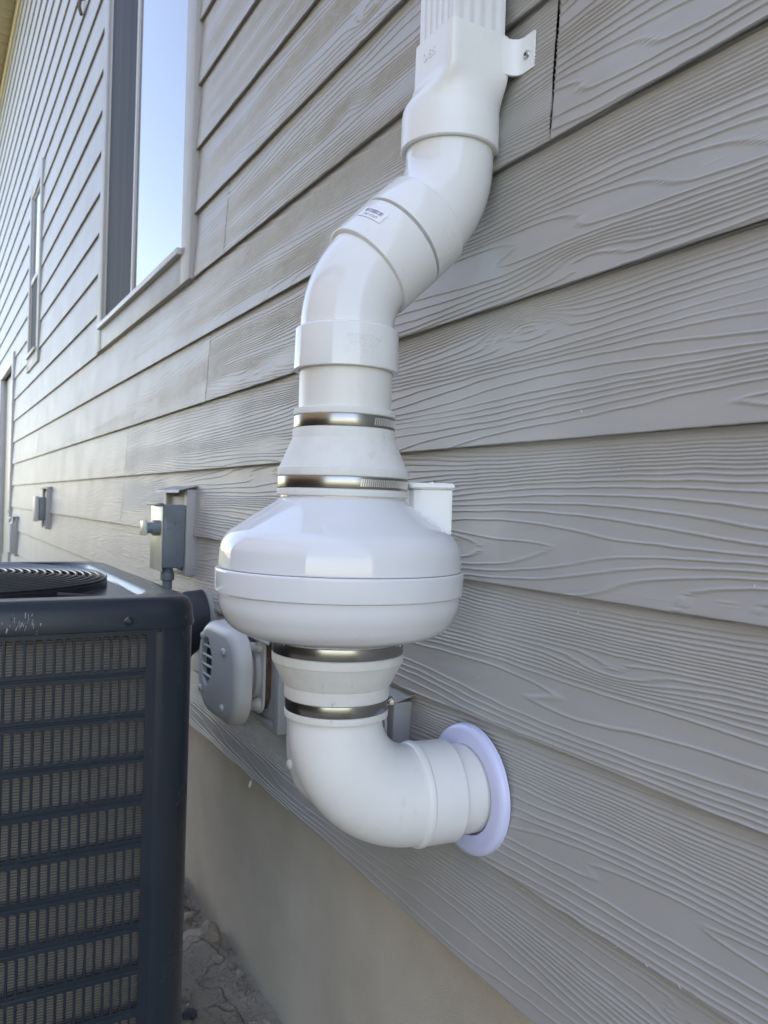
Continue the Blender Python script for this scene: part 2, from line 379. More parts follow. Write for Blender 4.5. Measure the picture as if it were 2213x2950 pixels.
def board(x0, x1, zb, zt, kc):
    BSEED[0] += 17; seed = BSEED[0]; th = .0115; yb, yt, ov = -.0214, -.0098, .022
    zstep = .00092 if kc <= 1 and x1 > -2.2 else (.0011 if kc <= 5 and x1 > -2.2 else .0016 if kc <= 7 and x1 > -2.2 else (.0028 if kc < 9 else .008))
    xg = [x0]; 
    while xg[-1] < x1:
        x = xg[-1]
        if kc <= 7: st = .05 if x < -4.2 else .02 if x < -2.6 else .011 if x < -1.45 else (.0068 if x < -.30 else .15)
        else: st = .06 if x < -2 else .2
        if x >= -.30 and x < x1: st = .15
        xg.append(min(x+st, x1))
    if len(xg) > 2 and xg[-1]-xg[-2] < .002: xg.pop(-2)
    xg = np.array(xg); nz = max(8, int((zt-zb)/zstep)); zl = np.linspace(.0011, zt-zb+.004, nz)
    X, Zl = np.meshgrid(xg, zl); rg_h = random.Random(seed+3)
    hgt = grain(X, Zl, seed)*.0019*np.interp(X, [-4, -2.3, -1.5], [.4, .6, 1])*rg_h.uniform(.8, 1.08)
    wv = .0007*vnoise(xg*2.1, xg*0+.5, kc+61); wz = .0006*vnoise(xg*5, xg*0+3.5, kc+91)+.00035*vnoise(xg*60, xg*0+3.5, kc+131)
    full = zt-zb+ov; Y = yb+(yt-yb)*(Zl/full)+wv*(1-Zl/full)-hgt
    n = len(xg); rows = []
    rows.append(np.stack([xg, yb+th+wv, zb+wz+.005], 1)); rows.append(np.stack([xg, yb+.0009+wv, zb+wz], 1))
    Zg = zb+Zl+wz[None, :]*np.clip(1-Zl/.03, 0, 1)
    for i in range(nz): rows.append(np.stack([xg, Y[i], Zg[i]], 1))
    rows.append(np.stack([xg, xg*0+yt, xg*0+zb+full], 1)); rows.append(np.stack([xg, xg*0+yt+th, xg*0+zb+full], 1))
    V = np.concatenate(rows); m = len(rows)
    I = np.arange(m)[:, None]*n+np.arange(n-1)[None, :]; J = (np.arange(m)[:, None]+1) % m*n+np.arange(n-1)[None, :]
    Q = np.stack([I, I+1, J+1, J], -1).reshape(-1, 4)
    me = bpy.data.meshes.new('m'); nv, nf = len(V), len(Q)
    me.vertices.add(nv); me.vertices.foreach_set('co', V.astype(np.float32).ravel())
    me.loops.add(nf*4); me.loops.foreach_set('vertex_index', Q.astype(np.int32).ravel())
    me.polygons.add(nf); me.polygons.foreach_set('loop_start', np.arange(nf, dtype=np.int32)*4); me.polygons.foreach_set('loop_total', np.full(nf, 4, np.int32))
    me.update(calc_edges=True)
    sm = np.ones(nf, bool); k_ = n-1; sm[:k_] = False; sm[-3*k_:] = False
    me.polygons.foreach_set('use_smooth', sm)
    bm_e = [tuple(range(0, m*n, n))[::-1], tuple(range(n-1, m*n, n))]
    bm = bmesh.new(); bm.from_mesh(me); bm.verts.ensure_lookup_table()
    for e in bm_e:
        cs_ = [bm.verts[i].co.copy() for i in e]; cp_ = [bm.verts.new(c_) for c_ in cs_]      # own corners, so the end does not bend the face shading
        for t in range(1, m-2): bm.faces.new((cp_[t], cp_[t+1], cp_[0]))
        bm.verts.ensure_lookup_table()
    bm.to_mesh(me); bm.free(); return me
JO = {0: [-.746], 1: [-1.96], -1: [-2.08], 2: [-3.7]}
rj = random.Random(11)
k = -6
while True:
    zb = Z0+k*PITCH; zt = zb+PITCH
    if k == -6: zb = .4645
    if zb > SOF-.02: break
    zt = min(zt, SOF-.03)
    j0 = rj.uniform(-3.6, -2.5)
    js = JO.get(k, [j0]); js = sorted(js+[js[0]-3.66*i for i in (1, 2, 3)]+([js[0]+3.66] if js[0] < -1.2 else []))
    ends = [HX0]+[j for j in js if HX0 < j < HX1]+[HX1]
    for a, b in zip(ends[:-1], ends[1:]):
        g = .0016 if (k == 0 and (abs(a+.746) < .01 or abs(b+.746) < .01)) else -.0003
        for s, e in cut(a+g, b-g, zb, zt):
            if e-s > .02: link('siding_board', board(s, e, zb, zt, k), M['siding'], house)
    k += 1
# eaves: frieze trim, soffit panels, fascia, roof
link('frieze_board', box(HX0, HX1, -.034, .0, SOF-.14, SOF-.004, .002), M['cream'], house)
x = -14.0
while x < -4.6:
    link('soffit_panel', box(x+.004, x+.148, -.5, -.0345, SOF, SOF+.012, .003, 1), M['cream'], house); x += .152
link('soffit_board', box(HX0, -14.0, -.5, -.0345, SOF, SOF+.012, 0), M['cream'], house)
link('soffit_board', box(-4.596, HX1, -.5, -.0345, SOF, SOF+.012, 0), M['cream'], house)
link('fascia', box(HX0, HX1, -.525, -.5005, SOF-.03, SOF+.2, .002), M['cream'], house)
link('roof', extrude_poly([(-.56, SOF+.2), (4.6, SOF+2.4), (9.6, SOF+.2), (9.6, SOF+.1), (-.56, SOF+.102)],
     Matrix(((0, 0, 1, HX0-.3), (1, 0, 0, 0), (0, 1, 0, 0), (0, 0, 0, 1))), HX1-HX0+.6, 0), M['roof'], house)
# windows (part > frame, panes, ...)
def trim_ring(a, b, c, d, wd, y0, y1, bev, nm, parent, mt, bottom=None):
    r = []
    r.append(link(nm, box(a, a+wd, y0, y1, c, d, bev), mt, parent)); r.append(link(nm, box(b-wd, b, y0, y1, c, d, bev), mt, parent))
    r.append(link(nm, box(a+wd+.0005, b-wd-.0005, y0+.002, y1, d-wd, d-.0005, bev), mt, parent))
    if bottom != 0: r.append(link(nm, box(a+wd+.0005, b-wd-.0005, y0+.002, y1, c+.0005, c+(bottom or wd), bev), mt, parent))
    return r
def window(o, split, mode):
    a, b, c, d = o
    root = link('window', box(a+TW*.5, b-TW*.5, .022, .035, c+TW*.5, d-TW*.5, 0), M['black'], house)
    trim_ring(a, b, c, d, TW, -.031, .0, .0022, 'trim_board', root, M['trim'])
    a2, b2, c2, d2 = a+TW+.001, b-TW-.001, c+TW+.001, d-TW-.001
    trim_ring(a2, b2, c2, d2, .016, -.020, .02, .002, 'vinyl_frame', root, M['vinyl'])
    link('sill', box(a2-.006, b2+.012, -.046, -.026, c2-.008, c2+.012, .002), M['vinyl'], root)
    if mode == 'slide':
        link('mullion', box(split-.011, split+.011, -.018, .02, c2+.0165, d2-.0165, .002), M['vinyl'], root)
        link('pane', box(split+.012, b2-.0165, -.010, -.004, c2+.017, d2-.017, 0), M['glass'], root)
        link('insect_screen', box(a2+.0165, split-.012, -.015, -.012, c2+.0165, d2-.0165, 0), M['screen'], root)
    else:
        link('meeting_rail', box(a2+.0165, b2-.0165, -.024, .01, split-.018, split+.018, .002), M['vinyl'], root)
        link('pane', box(a2+.017, b2-.017, -.012, -.006, split+.0185, d2-.017, 0), M['glass'], root)
        link('insect_screen', box(a2+.017, b2-.017, -.015, -.012, c2+.017, split-.0185, 0), M['screen'], root)
window(W1, -3.03, 'slide'); window(W2, 2.58, 'hung')
a, b, c, d = DR
dr = link('door', box(a+.1, b-.1, .02, .035, c, d-.1, .002), M['door'], house)
trim_ring(a, b, c, d, TW, -.036, .0, .002, 'door_trim', dr, M['vinyl'], 0)
link('jamb', box(a+TW+.001, a+TW+.03, -.02, .02, c, d-TW-.001, .002), M['vinyl'], dr)
link('jamb', box(b-TW-.03, b-TW-.001, -.02, .02, c, d-TW-.001, .002), M['vinyl'], dr)
link('strike_plate', box(b-.06, b-.035, -.0385, -.0362, .92, .945, .0005), M['black'], dr)

# ------------------------------------------------------------------ unseen house mass added across the yard to shape light and reflections
gw = empty('neighbour_blocker', (-2, -6, 0), 'brown house mass added unseen across the side yard to shape the light', 'house')
link('blocker_body', box(-6.2, 1.3, -9, -3.6, -.1, 4.6, .01), M['blocker'], gw)
link('roof', extrude_poly([(-3.3, 4.601), (-6.3, 6.0), (-9.3, 4.601)], Matrix(((0, 0, 1, -6.4), (1, 0, 0, 0), (0, 1, 0, 0), (0, 0, 0, 1))), 7.9, 0), M['roof'], gw)

# ------------------------------------------------------------------ pipe run
AX, AY = -.895, -.207
zp = lambda py: 1.6888-.0005714*py          # metres from the height read off the picture
PX = .0005714
def prof(rows): return [(r*PX if r > 1 else r, zp(y)) for y, r in rows]
def zprof(rows): return [((q[1]*PX), zp(q[0]))+((q[2],) if len(q) > 2 else ()) for q in rows]
ax0 = (AX, AY, 0)
def arc(c, d0, d1, Rr, ang, n=14):
    """points and tangents of a bend starting at c with tangent d0 turning towards d1"""
    c = Vector(c); d0 = Vector(d0); d1 = Vector(d1); out = []
    for i in range(n+1):
        t = ang*i/n
        out.append((c+d1*Rr*(1-math.cos(t))+d0*Rr*math.sin(t), d0*math.cos(t)+d1*math.sin(t)))
    return out
# --- radon fan
fan = empty('radon_fan', (AX, AY, zp(1385)), 'large glossy white domed fan canister clamped into the vertical pipe', 'fan')
up = zprof([(1076, 122), (1076, 134), (1084, 140, .006), (1153, 243, .018), (1178, 257, .016), (1226, 260.5, .002), (1226, 250)])
link('upper_housing', lathe(up, ax0, seg=128, n=8), M['fan'], fan)
link('rim_band', lathe(zprof([(1226.5, 255), (1226.5, 266.5, .003), (1275, 265.5, .0016), (1275, 252)]), ax0, seg=128, n=6), M['fan'], fan)
lo = zprof([(1275.5, 250), (1275.5, 259), (1308, 257, .03), (1353, 233, .03), (1373, 172, .02), (1377, 128)])
link('lower_housing', lathe(lo, ax0, seg=128, n=10), M['fan'], fan)
link('collar', lathe(zprof([(1374, 136), (1404, 136)]), ax0, seg=96, rad=0), M['fan'], fan)
link('collar', lathe(zprof([(1080, 134), (1050, 134)]), ax0, seg=96, rad=0), M['fan'], fan)
# junction box on its shoulder, towards the wall
rv = Vector((math.sin(TH), math.cos(TH), 0)); fv = Vector((-math.cos(TH), math.sin(TH), 0))
def jb(poly, z0, z1, bev):
    me = extrude_poly(poly, Matrix(((rv.x, fv.x, 0, AX), (rv.y, fv.y, 0, AY), (0, 0, 1, z0), (0, 0, 0, 1))), z1-z0, 0)
    bm = bmesh.new(); bm.from_mesh(me); bmesh.ops.bevel(bm, geom=bm.edges[:], offset=bev, segments=3, affect='EDGES'); bm.to_mesh(me); bm.free()
    me.shade_smooth(); me.set_sharp_from_angle(angle=R(50)); return me
jpoly = [(.104, .018), (.1365, .010), (.1365, .07), (.05, .09), (.05, .034), (.086, .028), (.0865, .0215)]
jx = link('junction_box', jb(jpoly, .985, zp(1049), .002), M['pvc2'], fan)
lpoly = [(.085, .012), (.104, .0145), (.139, .0065), (.139, .074), (.056, .094), (.056, .045)]
jl = link('junction_lid', jb(lpoly, zp(1050)+.0003, zp(1037), .0018), M['pvc2'], jx)
c = Vector((AX, AY, zp(1037)-.0003))+rv*.112+fv*.03
link('lid_screw', lathe([(0, .003), (.004, .0024), (.0042, 0)], c, seg=20, rad=.0008), M['screw'], jl)
# --- rubber couplings with clamps
def clamp(parent, y0, y1, r, slots=None, screw=None):
    cl = link('clamp', lathe(zprof([(y0, r-6), (y0, r), (y1, r), (y1, r-6)]), ax0, seg=128, rad=.0006, n=2), M['steel'], parent)
    if slots:
        a0, a1, nn = slots; V = []; F = []
        for i in range(nn):
            t = a0+(a1-a0)*i/(nn-1); rr = (r+.35)*PX
            d = Vector((math.cos(t), math.sin(t), 0)); tg = Vector((-math.sin(t), math.cos(t), 0))
            zc = (zp(y0)+zp(y1))/2; hh = (zp(y0)-zp(y1))*.31
            b0 = len(V)
            for s1, s2 in ((-1, -1), (1, -1), (1, 1), (-1, 1)):
                V.append(Vector((AX, AY, zc))+d*rr+tg*(s1*.0009+s2*.0005)+Vector((0, 0, s2*hh)))
            for s1, s2 in ((-1, -1), (1, -1), (1, 1), (-1, 1)):
                V.append(Vector((AX, AY, zc))+d*(rr-.0012)+tg*(s1*.0009+s2*.0005)+Vector((0, 0, s2*hh)))
            F += [(b0, b0+1, b0+2, b0+3), (b0, b0+4, b0+5, b0+1), (b0+1, b0+5, b0+6, b0+2), (b0+2, b0+6, b0+7, b0+3), (b0+3, b0+7, b0+4, b0)]
        link('thread_slots', mesh(V, F, 0), M['pale_slot'], cl, 'stuff')
    if screw is not None:
        t = screw; d = Vector((math.cos(t), math.sin(t), 0)); tg = Vector((-math.sin(t), math.cos(t), 0)); zc = (zp(y0)+zp(y1))/2
        c = Vector((AX, AY, zc))+d*(r*PX+.0042)
        link('worm_housing', lathe([(0, -.007), (.0045, -.007), (.0045, .007), (0, .007)], c, tg, 24, .001), M['steel'], cl)
        link('clamp_screw', lathe([(0, -.012), (.0032, -.012), (.0032, -.0078), (.002, -.0075), (.002, -.0069)], c, tg, 16, .0005), M['screw'], cl)
    return cl
toCam = math.atan2(CAM.y-AY, CAM.x-AX)
cu = empty('rubber_coupling', (AX, AY, zp(1073)), 'white rubber reducer with two steel clamps above the fan canister', 'coupling')
link('sleeve', lathe(zprof([(889, 99), (889, 110), (903, 110.5), (904, 107), (930, 107), (931, 110.5), (952, 111.5), (1014, 138), (1015, 141), (1032, 141), (1033, 137), (1058, 137), (1059, 141), (1073, 141), (1073, 126)]), ax0, seg=128, rad=.0011, n=3), M['rubber'], cu)
clamp(cu, 904.5, 929.5, 109.5, (toCam+.62, toCam+1.45, 18), toCam+2.4)
clamp(cu, 1033.5, 1057.5, 140.2, (toCam+.27, toCam+1.4, 34), toCam+2.2)
cl_ = empty('rubber_coupling', (AX, AY, zp(1560)), 'white rubber reducer with two steel clamps below the fan canister', 'coupling')
link('sleeve', lathe(zprof([(1377, 134), (1379, 139), (1405, 139), (1406, 142), (1423, 142), (1425, 140), (1472, 116), (1474, 114), (1501, 113), (1502, 109), (1527, 109), (1528, 112.5), (1542, 112), (1542, 96)]), ax0, seg=128, rad=.0011, n=3), M['rubber'], cl_)
clamp(cl_, 1380, 1404.5, 141.2, None, toCam+2.9)
clamp(cl_, 1502.5, 1526.5, 111, None, toCam+1.66)
# --- pipe stub above the upper coupling
ps = link('pipe_stub', lathe(zprof([(780, 99.8), (900, 99.8)]), ax0, seg=96, rad=0), M['pipe'])
tag(ps, 'short cream white pipe length between upper rubber reducer and elbow hub', 'pipe')
# --- S bend of two 45 degree elbows
SX, SY = -.880, -.074
dH = Vector((SX-AX, SY-AY, 0)); H = dH.length; dH.normalize(); UPV = Vector((0, 0, 1)); bn = UPV.cross(dH)
RB, PHI = .112, R(45); L = (H-2*RB*(1-math.cos(PHI)))/math.sin(PHI)
zb0 = zp(716)
A = arc((AX, AY, zb0+.004), UPV, dH, RB, PHI)
p1, t1 = A[-1]; p2 = p1+t1*L; mid = (p1+p2)/2
TILT = t1
B = arc(p2, t1, (UPV-t1*UPV.dot(t1)).normalized(), RB, PHI)
RBODY, RHUB, RP = .0578, .0648, .0571
e1_ = empty('pvc_elbow', (AX, AY, zp(805)), 'glossy white 45 degree elbow carrying a small barcode sticker', 'pipe elbow')
link('body', sweep([((AX, AY, zb0-.01), UPV, RBODY)]+[(p, t, RBODY) for p, t in A]+[(p1+t1*(L/2-.03), t1, RBODY)], bn, 96), M['pvc'], e1_)
h1 = link('hub', lathe(zprof([(713, 99), (717, 111.5, .0022), (806, 113), (806, 101)]), ax0, seg=128, rad=.0012, n=4), M['pvc'], e1_)
hl = .058; gap = .0022
h2 = link('hub', lathe([(RBODY-.002, -hl-gap-.0005), (RHUB-.0012, -hl-gap+.0004, .0012), (RHUB, -gap, .001), (RP-.001, -gap)], mid, t1, 128, .0012), M['pvc'], e1_)
e2_ = empty('pvc_elbow', p2, 'white 45 degree elbow with raised lettering under the downspout adapter', 'pipe elbow')
topz = B[-1][0].z
link('body', sweep([(p1+t1*(L/2+.03), t1, RBODY)]+[(p, t, RBODY-.0012*i/len(B)) for i, (p, t) in enumerate(B)]+[((SX, SY, topz+.06), UPV, RP)], bn, 96), M['pvc'], e2_)
h3 = link('hub', lathe([(RP-.001, gap), (RHUB, gap, .001), (RHUB-.0008, hl+gap-.012, .001), (RBODY-.002, hl+gap-.006)], mid, t1, 128, .0012), M['pvc'], e2_)
link('joint_pipe', lathe([(RP-.0004, -.012), (RP-.0004, .012)], mid, t1, 96, 0), M['pipe'], e2_)
# sticker
tc = (CAM-mid).normalized(); lft = -(rv); upd = Vector((0, 0, 1))
def patch(w_, h_, z0, z1, nx=12):
    V = []; F = []
    for i in range(nx+1):
        x = -w_/2+w_*i/nx
        V += [(x, -h_/2, z0), (x, h_/2, z0), (x, h_/2, z1), (x, -h_/2, z1)]
    for i in range(nx):
        for q in range(4): F.append((i*4+q, (i+1)*4+q, (i+1)*4+(q+1) % 4, i*4+(q+1) % 4))
    return mesh(V, F, 0)
refL = (tc*.74+lft*.67)
cL = mid-t1*(gap+.024)
lb = link('sticker', wrap(patch(.038, .0165, .0000, .0003), cL, t1, refL, RHUB, True), M['paper'], e1_)
rb_ = random.Random(3); x = -.0135; V = []; F = []
while x < .0145:
    wd = rb_.choice((.0004, .0006, .001, .0013)); b0 = len(V)
    V += [(x, -.0066, .00032), (x+wd, -.0066, .00032), (x+wd, -.0005, .00032), (x, -.0005, .00032)]; F.append((b0, b0+1, b0+2, b0+3)); x += wd+rb_.choice((.0004, .0007, .001))
link('barcode', wrap(mesh(V, F, 0), cL, t1, refL, RHUB, True), M['ink'], lb, 'stuff')
tm = text2d('LP321-040', .0052, 0); 
for v in tm.vertices: v.co.y += .0035; v.co.z += .00035
link('sticker_code', wrap(tm, cL, t1, refL, RHUB, True), M['ink'], lb, 'stuff')
def emboss(s, size, c, axis, ref, r, parent, mt, flip=True, nm='raised_lettering', rot=0):
    me = text2d(s, size, .00034)
    if rot: me.transform(Matrix.Rotation(rot, 4, 'Z'))
    return link(nm, wrap(me, c, axis, ref, r, flip), mt, parent, 'stuff')
emboss('LP321-040\nNSF us dwv\nU P Code\nPVC D2665', .0092, (AX, AY, zp(770)), UPV, tc*.9+rv*.36, .0643, h1, M['pvc'])
emboss('LESSO', .0125, mid+t1*.024, t1, tc*.68+rv*.73-UPV*.1, RHUB-.0004, h3, M['pvc'], True)
emboss('4"', .0125, mid+t1*.038, t1, tc*.72+rv*.69-UPV*.1, RHUB-.0004, h3, M['pvc'], True)
# --- downspout adapter: square socket flowing into a round one
ad = empty('downspout_adapter', (SX, SY, zp(300)), 'white plastic adapter joining the rectangular downspout to the round pipe', 'adapter')
DX0, DX1, DY0, DY1 = -.9025, -.822, -.112, -.032
dcx, dcy = (DX0+DX1)/2, (DY0+DY1)/2; NA = 96
def ring_mix(t, z, grow, rr, cx=None, cy=None):
    out = []
    for k in range(NA):
        a = 2*math.pi*k/NA; ca, sa = math.cos(a), math.sin(a)
        hx, hy = (DX1-DX0)/2+grow, (DY1-DY0)/2+grow; pw = 14
        rs = (abs(ca/hx)**pw+abs(sa/hy)**pw)**(-1/pw)
        r = rs*(1-t)+rr*t
        out.append(Vector((dcx*(1-t)+SX*t+r*ca, dcy*(1-t)+SY*t+r*sa, z)))
    return out
zs = topz+.012       # lip of the round socket
RS = .0602
loops = [ring_mix(0, zs+.136, -.0005, RS), ring_mix(0, zs+.137, .0025, RS), ring_mix(0, zs+.136, .0042, RS), ring_mix(0, zs+.088, .0046, RS)]
for i in range(1, 13):
    t = i/12; loops.append(ring_mix(t*t*(3-2*t), zs+.088-.042*t, .0046, RS+.0022))
loops += [ring_mix(1, zs+.044, 0, RS+.0026), ring_mix(1, zs+.0015, 0, RS+.003), ring_mix(1, zs, 0, RS+.0016), ring_mix(1, zs, 0, RP-.0002)]
link('body', loft(loops, smooth=32), M['pvc2'], ad)
# fixing tab: a curved ear running to the wall
tz0, tz1 = zs+.088, zs+.133
pl = [(DX1+.0030, DY1-.022), (DX1+.0047, DY1-.006), (DX1+.0066, DY1+.005), (DX1+.0105, DY1+.0112), (DX1+.017, DY1+.0140), (DX1+.037, DY1+.0143)]
V = []; F = []
for (x, y) in pl:
    i = len(V)//4; sh = 0
    V += [(x, y, tz0), (x, y, tz1), (x-.003 if i < 3 else x-.001 if i < 4 else x, y+.003, tz1), (x-.003 if i < 3 else x-.001 if i < 4 else x, y+.003, tz0)]
for i in range(len(pl)-1):
    for q in range(4): F.append((i*4+q, (i+1)*4+q, (i+1)*4+(q+1) % 4, i*4+(q+1) % 4))
F += [(0, 1, 2, 3), tuple((len(pl)-1)*4+q for q in (3, 2, 1, 0))]
link('fixing_tab', mesh(V, F, 40), M['pvc2'], ad)
link('tab_screw', lathe([(0, .0028), (.0030, .0028), (.0052, .0016), (.0056, 0)], (DX1+.024, DY1+.0143, (tz0+tz1)/2-.002), (0, -1, 0), 24, .0006), M['screw'], ad)
link('recess_shade', lathe([(0, .0032), (.0022, .0032), (.0022, .0024)], (DX1+.024, DY1+.0143, (tz0+tz1)/2-.002), (0, -1, 0), 6, 0, 0), M['black'], ad)  # raised black disc painting the shade of the drive recess
me = text2d('0/86', .017, .0006)
me.transform(Matrix.Translation((-.868, DY0-.0044, zs+.112)) @ Matrix.Rotation(R(90), 4, 'X'))
link('raised_lettering', me, M['pvc2'], ad, 'stuff')
# --- downspout with corrugated faces
def spout_ring(z):
    P = []
    def side(p, q, nrm, nr, dp=.0022):
        p, q, nrm = Vector(p), Vector(q), Vector(nrm); Ls = (q-p).length; d = (q-p)/Ls; c0 = .0075
        P.append(p+d*c0*.25+(-nrm)*(c0*.12)); P.append(p+d*c0)
        span = Ls-2*c0; st = span/nr
        for i in range(nr):
            s = c0+i*st
            for f_, dep in ((.12, 0), (.3, dp), (.62, dp), (.8, 0)): P.append(p+d*(s+st*f_)-nrm*dep)
        P.append(p+d*(Ls-c0)); P.append(p+d*(Ls-c0*.25)-nrm*(c0*.12))
    side((DX0, DY0), (DX1, DY0), (0, -1), 5); side((DX1, DY0), (DX1, DY1), (1, 0), 4, .0011)
    side((DX1, DY1), (DX0, DY1), (0, 1), 5); side((DX0, DY1), (DX0, DY0), (-1, 0), 4)
    return [Vector((p.x, p.y, z)) for p in P]
ds = link('downspout', loft([spout_ring(zs+.07), spout_ring(5.46)], smooth=25), M['spout'])
tag(ds, 'white corrugated rectangular metal downspout coming down the siding', 'downspout')
# --- 90 degree elbow into the wall, wall pipe, flange
FL = Vector((-.872, -.02, .6965)); dW = Vector((FL.x-AX, FL.y-AY, 0)).normalized(); bw = Vector((0, 0, -1)).cross(dW)
zel = FL.z; R9 = .103
e9 = empty('pvc_elbow', (AX, AY, zel), 'large white 90 degree elbow turning from the lower reducer into the wall', 'pipe elbow')
A9 = arc((AX, AY, zel+R9), (0, 0, -1), dW, R9, R(90), 22)
RB9 = .0575
link('body', sweep([((AX, AY, zp(1525)), (0, 0, -1), RB9-.0005)]+[(p, t, RB9+.0055*math.sin(i/22*math.pi/2)) for i, (p, t) in enumerate(A9)]+[(A9[-1][0]+dW*.01, dW, RB9+.0055)], bw, 112), M['pvc2'], e9)
hs = A9[-1][0]
h9 = link('hub', lathe([(RB9, -.006), (.0662, .0005, .004), (.0664, .007, .002), (.0647, .0085, .001), (.0647, .052, .001), (.0568, .052)], hs, dW, 128, .0012), M['pvc2'], e9)
emboss('LESSO\n4" PVC\nD2665', .0085, hs+dW*.030, dW, (CAM-hs).normalized()*.85-UPV*.5, .0644, h9, M['pvc2'], False, rot=R(90))
wp = link('wall_pipe', lathe([(RP, .045), (RP, .2)], hs, dW, 96, 0), M['pipe'])
tag(wp, 'short cream white pipe entering the wall through the lavender flange', 'pipe')
fl = link('wall_flange', lathe([(RP+.0006, .001), (RP+.0006, .0068, .002), (.066, .0085, .004), (.0775, .0082, .004), (.0835, .0045, .004), (.0845, -.003)], (FL.x+.004, -.0222, FL.z), (0, -1, 0), 128, .003, n=6), M['flange'])
tag(fl, 'round lavender white plastic flange flat against the siding around the pipe', 'flange')

# ------------------------------------------------------------------ condenser unit
XF, YS, HZ = -1.25, -.272, .4
CX, CY, ZT = XF-HZ, YS-HZ, .914
ac = empty('condenser_unit', (CX, CY, 0), 'dark blue grey air conditioner condenser with louvred side and fan guard', 'air conditioner')
def rl(hx, r, z, n=10, dx=0): return [Vector((x, y, z)) for x, y in rrect(CX, CY, hx, hx, r, n)]
# top cap with rim and sunk deck
cap = link('top_cap', loft([rl(HZ-.004, .056, ZT-.047), rl(HZ+.003, .06, ZT-.047), rl(HZ+.0036, .06, ZT-.044), rl(HZ+.002, .06, ZT-.03), rl(HZ+.0005, .06, ZT-.016), rl(HZ-.004, .058, ZT-.006),
    rl(HZ-.012, .054, ZT-.001), rl(HZ-.02, .05, ZT), rl(HZ-.05, .07, ZT+.0005), rl(HZ-.055, .075, ZT-.001), rl(HZ-.06, .08, ZT-.005), rl(HZ-.064, .085, ZT-.011)], smooth=50), M['ac'], ac)
link('deck', loft([rl(HZ-.0635, .085, ZT-.0112), [Vector((CX+.326*math.cos(math.atan2(p.y-CY, p.x-CX)), CY+.326*math.sin(math.atan2(p.y-CY, p.x-CX)), ZT-.012)) for p in rl(HZ-.064, .085, 0)]], smooth=0), M['ac'], ac)
c0 = (CX, CY, 0)
link('fan_shroud', lathe([(.328, ZT-.013), (.324, ZT-.011), (.318, ZT-.03), (.31, ZT-.22), (0, ZT-.23)], c0, seg=96, rad=.002), M['black'], ac)
gz = ZT+.004
link('guard_collar', lathe([(.327, ZT-.0105), (.327, ZT+.001), (.324, ZT+.002), (.322, ZT-.0105)], c0, seg=96, rad=.0008), M['guard'], ac)
def torus(r, z, w_):
    return lathe([(r+w_*math.cos(2*math.pi*i/10), z+w_*math.sin(2*math.pi*i/10)) for i in range(11)], c0, seg=112, rad=0, smooth=180)
rr = .325; i = 0
while rr > .06:
    link('guard_ring', torus(rr, gz+.010*(1-(rr/.325)**2), .0021), M['guard'], ac); rr -= .0133; i += 1
for q in range(6):
    a = R(12+60*q); pts = [(CX+math.cos(a)*r_, CY+math.sin(a)*r_, gz-.0042+.010*(1-(r_/.325)**2)) for r_ in (.324, .25, .18, .12, .05)]
    link('guard_spoke', tube(pts, .0024, 8), M['guard'], ac)
link('fan_hub', lathe([(0, ZT-.02), (.09, ZT-.022), (.095, ZT-.12)], c0, seg=48, rad=.01), M['black'], ac)
# retaining clip on the deck by the guard
cl0 = Vector((-1.30, -.425, ZT-.007))
link('guard_clip', tube([(-1.352, -.470, ZT-.0015), (-1.331, -.430, ZT-.003), (-1.318, -.405, ZT-.005)], .0036, 10), M['black'], ac)
link('guard_clip', box(-1.327, -1.309, -.405, -.38, ZT-.012, ZT-.004, .002), M['black'], ac)
# corner posts, base, coil, front grille
def post(sx, sy):
    n = 12; r = .056; w_ = .012; cxx, cyy = CX+sx*(HZ-r), CY+sy*(HZ-r); P = []
    P.append((cxx+sx*r, cyy-sy*w_))
    for q in range(n+1):
        a = R(90*q/n); P.append((cxx+sx*r*math.cos(a), cyy+sy*r*math.sin(a)))
    P.append((cxx-sx*w_, cyy+sy*r))
    m2 = [(x-(sx*.003), y-(sy*.003)) for x, y in P]
    loop = P+m2[::-1]
    return loft([[Vector((x, y, .10)) for x, y in loop], [Vector((x, y, ZT-.0475)) for x, y in loop]], True, True, 50)
for sx, sy in ((1, 1), (-1, 1), (-1, -1), (1, -1)): link('corner_post', post(sx, sy), M['ac'], ac)
link('base_pan', loft([rl(HZ, .058, .055), rl(HZ+.004, .06, .06), rl(HZ+.004, .06, .098), rl(HZ-.01, .05, .0995)], True, True, 50), M['ac'], ac)
link('coil', box(CX-HZ+.03, XF-.022, CY-HZ+.03, YS-.022, .1, ZT-.05, .02, 3), M['coil'], ac)
YP1 = YS-.0690; YP0 = CY-HZ+.069        # grille panel spans between the corner posts
SP, SW, RPT, SH, ZR = .01335, .0106, .0650, .0515, .8590
ncol = int((YP1-.012-YP0)/SP); nrow = 11
